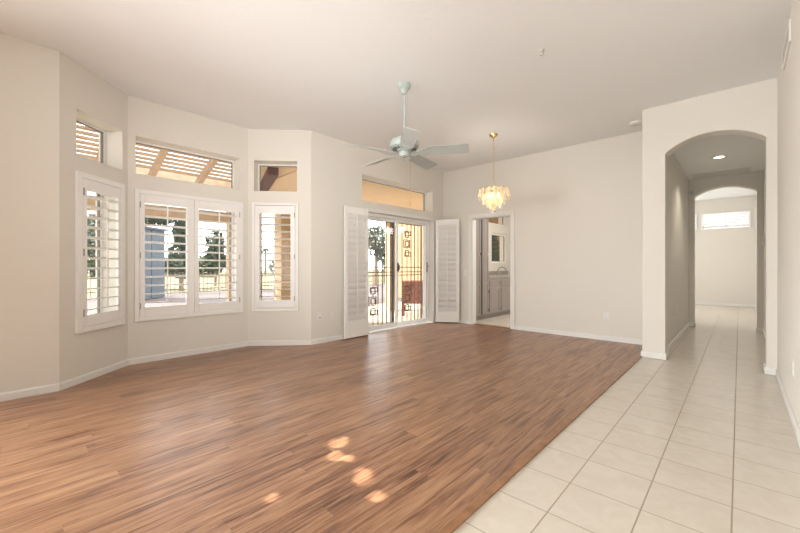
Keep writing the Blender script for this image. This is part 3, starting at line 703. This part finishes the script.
for a, b in ((6.385, 6.725), (6.785, 7.035)):
    door_panel(pt, a, b, 0.12, 1.355, rails=0.76); door_panel(pt, a, b, 1.39, 2.27)
mb = MB().box((CX, 6.730, 0.12), (CX + 0.016, 6.780, 2.27)); mb.build('door_gap', 'cab_dark', pt)
for i, (a, b, lb) in enumerate(((7.05, 7.57, 'taupe base cabinet beside the tall pantry'), (7.57, 8.16, 'taupe base cabinet under the sink faucet'), (8.16, 9.2, 'taupe base cabinet at the far end of worktop'))):
    c = thing('base_cabinet', lb, 'cabinet', (0, 0, 0))
    MB().box((-4.54, a + 0.002, 0.09), (CX, b - 0.002, 0.868)).build('cabinet_body', 'cab', c)
    MB().box((-4.54, a + 0.002, 0.0), (CX - 0.06, b - 0.002, 0.09)).build('toe_kick', 'cab', c)
    door_panel(c, a + 0.035, b - 0.025, 0.125, 0.655)
    door_panel(c, a + 0.035, b - 0.025, 0.685, 0.81, 'drawer')
    if i == 0:
        for z in (0.19, 0.58): MB().box((CX, a + 0.018, z - 0.03), (CX + 0.012, a + 0.034, z + 0.03)).build('hinge', 'cab_dark', c)
wt = thing('worktop', 'grey speckled stone worktop with low backsplash', 'worktop')
MB().box((-4.545, 7.055, 0.869), (CX + 0.03, 9.2, 0.905)).build('worktop_slab', 'counter', wt, bevel=0.006)
MB().box((-4.545, 7.055, 0.905), (-4.53, 9.2, 1.0)).build('backsplash', 'counter', wt)
fc = thing('kitchen_faucet', 'curved chrome kitchen faucet on the grey worktop', 'faucet', (-4.36, 8.30, 0.9055))
MB().lathe([(0.028, 0), (0.028, 0.012), (0.018, 0.03), (0.014, 0.09)], 16).build('faucet_base', 'iron_grey', fc, smooth=True)
MB().tube([(0, 0, 0.06), (0, 0, 0.10)] + [(0.10 - 0.10 * math.cos(a), 0.03 * math.sin(a / 2), 0.10 + 0.09 * math.sin(a)) for a in [i * PI / 12 for i in range(1, 12)]] + [(0.20, 0.04, 0.07)], 0.012, 10).build('spout', 'iron_grey', fc, smooth=True)
MB().tube([(0, 0.02, 0.05), (0.02, 0.06, 0.09), (0.03, 0.09, 0.13)], 0.007, 8).build('lever', 'iron_grey', fc, smooth=True)

# ------------------------------------------------------------------ outdoors
GZ = -0.10
struct(MB().box((-8.6, -6.0, GZ - 0.1), (-4.5, 12.0, GZ)).build('patio_slab', 'concrete'), 'pale concrete patio outside the windows', 'patio')
struct(MB().box((-19.0, -12, GZ - 0.25), (-8.6, 40, GZ - 0.02)).build('ground_gravel', 'gravel'), 'mauve gravel yard beyond the patio', 'ground')
struct(MB().box((-120, -60, GZ - 0.4), (-19.0, 140, GZ - 0.05)).build('ground_lawn', 'lawn'), 'dry yellow green lawn beyond the iron fence', 'lawn')
struct(MB().box((-10.5, 10.6, GZ), (-4.3, 10.8, 3.2)).build('wall_patio', 'tan_stucco_dimmed'), 'tan stucco wall enclosing the patio', 'wall')
struct(MB().prism([(-7.45, 3.45), (-4.78, 3.30), (-4.78, 10.6), (-7.45, 10.6)], 2.68, 2.86).build('patio_roof', 'tan_lightened'), 'tan stucco patio cover outside the sliding door', 'roof')
struct(MB().box((-7.45, 3.45, 2.42), (-7.28, 10.6, 2.68)).build('trim_4', 'tan'), 'tan fascia along the patio cover', 'trim')
# stucco wedge over the right bay window
struct(MB().prism([(-5.55, 2.55), (-4.78, 3.30), (-7.45, 3.45), (-7.3, 3.20)], 2.70, 2.86).build('trim_5', 'tan_lightened'), 'tan soffit above the right bay window', 'trim')
for (x, y, w, lb) in ((-7.15, 4.13, 0.27, 'square tan patio column outside the right bay window'), (-7.15, 7.4, 0.2, 'square tan patio column seen through sliding door')):
    c = thing('patio_column', lb, 'column', (x, y, GZ))
    MB().box((-w / 2, -w / 2, 0), (w / 2, w / 2, 2.52)).build('column_shaft', 'tan', c, bevel=0.01)
    MB().box((-w / 2 - 0.03, -w / 2 - 0.03, 0), (w / 2 + 0.03, w / 2 + 0.03, 0.18)).build('column_base', 'tan', c, bevel=0.01)
# sloping lattice cover
pg = thing('lattice_cover', 'tan timber lattice shade cover sloping down outside the bay', 'pergola', (0, 0, 0))
sl = 0.39; zr = lambda x: 3.28 + (x + 5.35) * sl
mb = MB()
x = -5.50
while x > -6.93:
    mb.box((x - 0.026, -1.6, zr(x) - 0.022), (x + 0.026, 3.2, zr(x) + 0.022)); x -= 0.098
mb.build('lattice_slats', 'tan_wood', pg)
for y in (-0.40, 0.30, 1.0, 1.68, 2.38, 3.05):
    a, b = -5.45, -7.15
    MB().add([(a, y - 0.035, zr(a) - 0.14), (a, y + 0.035, zr(a) - 0.14), (a, y + 0.035, zr(a) - 0.02), (a, y - 0.035, zr(a) - 0.02), (b, y - 0.035, zr(b) - 0.14), (b, y + 0.035, zr(b) - 0.14), (b, y + 0.035, zr(b) - 0.02), (b, y - 0.035, zr(b) - 0.02)],
             [(0, 1, 2, 3), (4, 7, 6, 5), (0, 4, 5, 1), (1, 5, 6, 2), (2, 6, 7, 3), (3, 7, 4, 0)]).build('rafter', 'tan_wood', pg)
MB().box((-7.27, -1.7, 2.56), (-7.15, 3.3, 2.74)).build('beam', 'tan_wood', pg)
MB().box((-7.26, -1.7, 1.96), (-7.14, 3.05, 2.14)).build('lower_beam', 'tan_wood', pg)
for y in (3.02, -1.55): MB().box((-7.23, y - 0.06, GZ), (-7.09, y + 0.06, 2.56)).build('post', 'tan_wood', pg)
m = Matrix.Translation((-5.42, 2.95, 2.56)) @ Matrix.Rotation(math.atan2(0.55, -1.4), 4, 'Z')
tag(MB().box((0, -0.08, 0), (1.75, 0.08, 0.12), m).build('ceiling_beam', 'maroon'), 'maroon painted beam seen through small right high window', 'beam')

# storage cabinet on the patio
o = thing('patio_planter', 'brick red square planter box on patio behind sliding door', 'planter', (-6.05, 7.1, GZ), 0.75)
MB().box((-0.30, -0.26, 0.30), (0.30, 0.26, 0.86)).build('planter_box', 'terracotta', o, bevel=0.02)
for sx in (-1, 1):
    for sy in (-1, 1): MB().box((sx * 0.26 - 0.03, sy * 0.22 - 0.03, 0), (sx * 0.26 + 0.03, sy * 0.22 + 0.03, 0.30)).build('leg', 'terracotta', o)

# iron fence
fc = thing('iron_fence', 'dark iron picket fence at the edge of the lawn', 'fence', (0, 0, 0))
mb = MB(); 
y = -4.0
while y < 26: mb.box((-18.508, y - 0.011, GZ), (-18.484, y + 0.011, 0.86)); y += 0.17
mb.build('pickets', 'iron', fc)
MB().box((-18.51, -4, 0.72), (-18.48, 26, 0.755)).build('top_rail', 'iron', fc); MB().box((-18.51, -4, 0.08), (-18.48, 26, 0.115)).build('bottom_rail', 'iron', fc)
for i in range(13): MB().box((-18.53, -4 + i * 2.5 - 0.03, GZ), (-18.46, -4 + i * 2.5 + 0.03, 0.95)).build('post', 'iron', fc)
# shed
o = thing('garden_shed', 'blue grey garden shed beyond the wide bay window', 'shed', (-16.3, 3.75, GZ), math.radians(38))
for i in range(3): MB().box((-0.5, -1.2 + i * 0.72, 0), (0.06, -1.2 + i * 0.72 + 0.69, 2.62)).build('wall_panel', 'shed', o, bevel=0.01)
MB().box((-0.45, -1.2, 0), (0.0, 0.93, 2.6)).build('shed_body', 'cab_dark', o)
MB().box((-0.6, -1.28, 2.62), (0.15, 1.03, 2.70)).build('shed_roof', 'shed', o)

# trees
def leaves(name, m, parent, blobs, n, size, seed, flat=0.0):
    r = np.random.default_rng(seed)
    P = []
    for (c, rad, w) in blobs:
        k = int(n * w); d = r.normal(size=(k, 3)); d /= np.linalg.norm(d, axis=1)[:, None]; q = r.random((k, 1)) ** 0.4
        P.append(np.array(c) + d * q * np.array(rad))
    P = np.vstack(P); k = len(P)
    a = r.normal(size=(k, 3)); a /= np.linalg.norm(a, axis=1)[:, None]; b = np.cross(a, r.normal(size=(k, 3))); b /= np.linalg.norm(b, axis=1)[:, None]
    s = size * (0.6 + 0.8 * r.random((k, 1)))
    V = np.stack([P - a * s, P - b * s * 0.5, P + a * s, P + b * s * 0.5], 1).reshape(-1, 3)
    F = np.arange(4 * k).reshape(-1, 4)
    me = bpy.data.meshes.new(name); me.from_pydata(V.tolist(), [], F.tolist()); me.materials.append(M[m])
    o = bpy.data.objects.new(name, me); COL.objects.link(o); o.parent = parent
    return o
def tree(name, label, loc, blobs, m, n, size, trunk_h, trunk_r, seed, group=None, cat='tree'):
    o = thing(name, label, cat, loc, 0, group)
    MB().tube([(0, 0, 0), (0.04, 0.02, trunk_h * 0.5), (0, 0, trunk_h)], [trunk_r, trunk_r * 0.8, trunk_r * 0.5], 8).build('trunk', 'bark', o)
    leaves('foliage', m, o, blobs, n, size, seed)
    return o
tree('pine_tree', 'dark green tree beside the blue grey garden shed', (-21.6, 6.55, GZ - 0.05), [((0, 0, 1.7), (0.5, 0.62, 1.2), .4), ((0, 0.1, 3.1), (0.45, 0.5, 0.8), .3), ((-.2, -1.2, 3.7), (0.6, 1.2, .35), .3)], 'leaf_pine', 2400, 0.13, 3.3, 0.12, 1)
tree('shade_tree', 'grey green tree seen through the narrow left bay shutter', (-25.5, 3.7, GZ - 0.05), [((0, 0, 2.9), (1.2, 1.3, 1.2), .6), ((0.2, 0.9, 2.2), (.9, .9, .8), .4)], 'leaf_grey', 2200, 0.18, 3.0, 0.12, 2)
tree('shade_tree', 'leafy tree seen through left pane of the sliding door', (-17.0, 16.2, GZ - 0.05), [((0, 0, 3.0), (1.2, 1.3, 0.9), .6), ((0.3, 0.8, 2.0), (0.8, 0.9, 0.6), .4)], 'leaf_grey', 1000, 0.15, 3.0, 0.12, 3)
tree('shade_tree', 'smaller tree right of the dark pine behind double shutters', (-25.5, 9.75, GZ - 0.05), [((0, 0, 2.3), (0.5, 0.6, 1.5), .7), ((0, 0.5, 1.6), (0.5, 0.8, .5), .3)], 'leaf_pine', 1200, 0.16, 2.6, 0.1, 4)
tree('column_shrub', 'narrow green shrub against the patio wall outside kitchen window', (-5.35, 9.95, GZ), [((0, 0, 1.2), (0.14, 0.2, 1.1), 1.0)], 'leaf_pine', 1500, 0.06, 1.2, 0.03, 44, None, 'shrub')
for i in range(9):
    dirs = -0.82 + i * 0.10
    dx, dy = -0.676 + 0.737 * dirs, 0.737 + 0.676 * dirs
    t = 44 + 4 * (i % 3)
    where = ('leftmost, behind the grey green tree', 'second from left along the far lawn edge', 'behind the blue grey shed', 'behind the dark pine', 'right of the pine at far lawn edge', 'far off behind the right bay shutter', 'far off behind the tan column', 'far off left of the sliding door view', 'far off behind the security gate')[i]
    tree('hedge_bush', 'rounded bush ' + where, (dx * t, dy * t, GZ - 0.05), [((0, 0, 1.3), (1.3, 1.9, 1.3), .6), ((0.2, 0.7, 1.7), (1.0, 1.1, 1.0), .4)], ('leaf', 'leaf_grey', 'leaf')[i % 3], 1300, 0.26, 1.2, 0.1, 20 + i, 'bushes along the far lawn edge', 'bush')
def palm(label, loc, h, seed):
    o = thing('palm_tree', label, 'palm tree', loc)
    MB().tube([(0, 0, 0), (0.1, 0, h * 0.5), (0, 0, h)], [0.2, 0.16, 0.14], 8).build('trunk', 'bark', o)
    r = random.Random(seed); mb = MB()
    for k in range(16):
        a = 2 * PI * k / 16; e = r.uniform(-0.2, 1.0); pts = []
        for i in range(6):
            t = i / 5; pts.append((t * 1.5 * math.cos(e * 0.6), 0, h + 1.3 * t * math.sin(e) - 1.0 * t * t))
        vs = []; fs = []
        for i, p in enumerate(pts):
            w = 0.16 * math.sin(PI * (0.1 + 0.9 * i / 5)) + 0.01; vs += [(p[0], -w, p[2] - 0.05), (p[0], 0, p[2]), (p[0], w, p[2] - 0.05)]
        for i in range(5):
            b = i * 3; fs += [(b, b + 1, b + 4, b + 3), (b + 1, b + 2, b + 5, b + 4)]
        mb.add(vs, fs, Matrix.Rotation(a, 4, 'Z'))
    mb.build('fronds', 'leaf', o)
palm('taller distant palm seen through the right bay shutter', (-0.945 * 60, 0.491 * 60, GZ - 0.05), 4.1, 1)
palm('shorter distant palm seen through the right bay shutter', (-0.925 * 66, 0.508 * 66, GZ - 0.05), 2.9, 2)

# unseen tree added to mask the sun; its cut leaf gaps form the floor spots
spots = [(342, 442, .040, .080), (333.5, 443.5, .03, .06), (335, 455.5, .060, .063), (350, 459, .032, .036), (362.5, 476.5, .060, .086), (377, 496.5, .046, .042), (273, 498.5, .026, .036)]
yo = np.array([-9.0, -3.6, GZ])
yt = thing('sun_mask_tree', 'unseen leaf canopy added outside the left wall window to mask the sun', 'tree', tuple(yo))
MB().tube([(0, 0, 0), (0.1, 0.05, 1.6), (0, 0, 3.4)], [0.2, 0.16, 0.1], 10).build('trunk', 'bark', yt)
r = np.random.default_rng(5)
sdv = np.array(SUN_DIR); hd = np.array([sdv[0], sdv[1], 0]); hd /= np.linalg.norm(hd)
pd = np.array([-hd[1], hd[0], 0]); upv = np.cross(sdv, pd); upv = upv if upv[2] > 0 else -upv
cen = np.array([-4.85, 0.8, 1.45]) + sdv * 5.2
def floor_pt(u, v):
    th = math.radians(42.538); a = (u - 400) / 370; t = 1.115 * 370 / (v - 266.5)
    return np.array([t * (-math.sin(th) + a * math.cos(th)), t * (math.cos(th) + a * math.sin(th)), 0])
SP = [(floor_pt(u, v), rl * 0.36, rd) for u, v, rl, rd in spots]
def away(P, margin):
    k = np.ones(len(P), bool)
    for c, ru, rp in SP:
        rel = P - c; k &= ((rel @ pd) / (rp + margin)) ** 2 + ((rel @ upv) / (ru + margin)) ** 2 > 1
    return k
k = 85000
q = r.normal(size=(k, 3)); q /= np.linalg.norm(q, axis=1)[:, None]; q *= r.random((k, 1)) ** (1 / 3.5)
P = cen + q[:, :1] * 4.3 * pd + (0.1 + q[:, 1:2] * 2.3) * upv + q[:, 2:] * 0.6 * sdv
side = (P @ pd) * (1 if pd[0] > 0 else -1)
keep = (((P @ upv) > np.array([-5.09, 1.0, 0.42]) @ upv) | (side > -2.95) | (side < -5.3)) & away(P, 0.05)
P = P[keep]; size = np.full((len(P), 1), 0.055)
F2 = []
for c, ru, rp in SP:                       # smaller leaves sharpening each cut sun gap
    n2 = 3500; t0 = (cen - c) @ sdv
    F2.append(c + sdv * (t0 + r.uniform(-0.3, 0.3, (n2, 1))) + pd * r.uniform(-rp - 0.16, rp + 0.16, (n2, 1)) + upv * r.uniform(-ru - 0.16, ru + 0.16, (n2, 1)))
F2 = np.vstack(F2); F2 = F2[away(F2, 0.012)]
P = np.vstack([P, F2]); size = np.vstack([size, np.full((len(F2), 1), 0.02)]); k = len(P)
a = r.normal(size=(k, 3)); a /= np.linalg.norm(a, axis=1)[:, None]; b = np.cross(a, r.normal(size=(k, 3))); b /= np.linalg.norm(b, axis=1)[:, None]
V = np.stack([P - a * size, P - b * size * 0.7, P + a * size, P + b * size * 0.7], 1).reshape(-1, 3) - yo
me = bpy.data.meshes.new('foliage'); me.from_pydata(V.tolist(), [], np.arange(4 * k).reshape(-1, 4).tolist()); me.materials.append(M['leaf'])
lo = bpy.data.objects.new('foliage', me); COL.objects.link(lo); lo.parent = yt
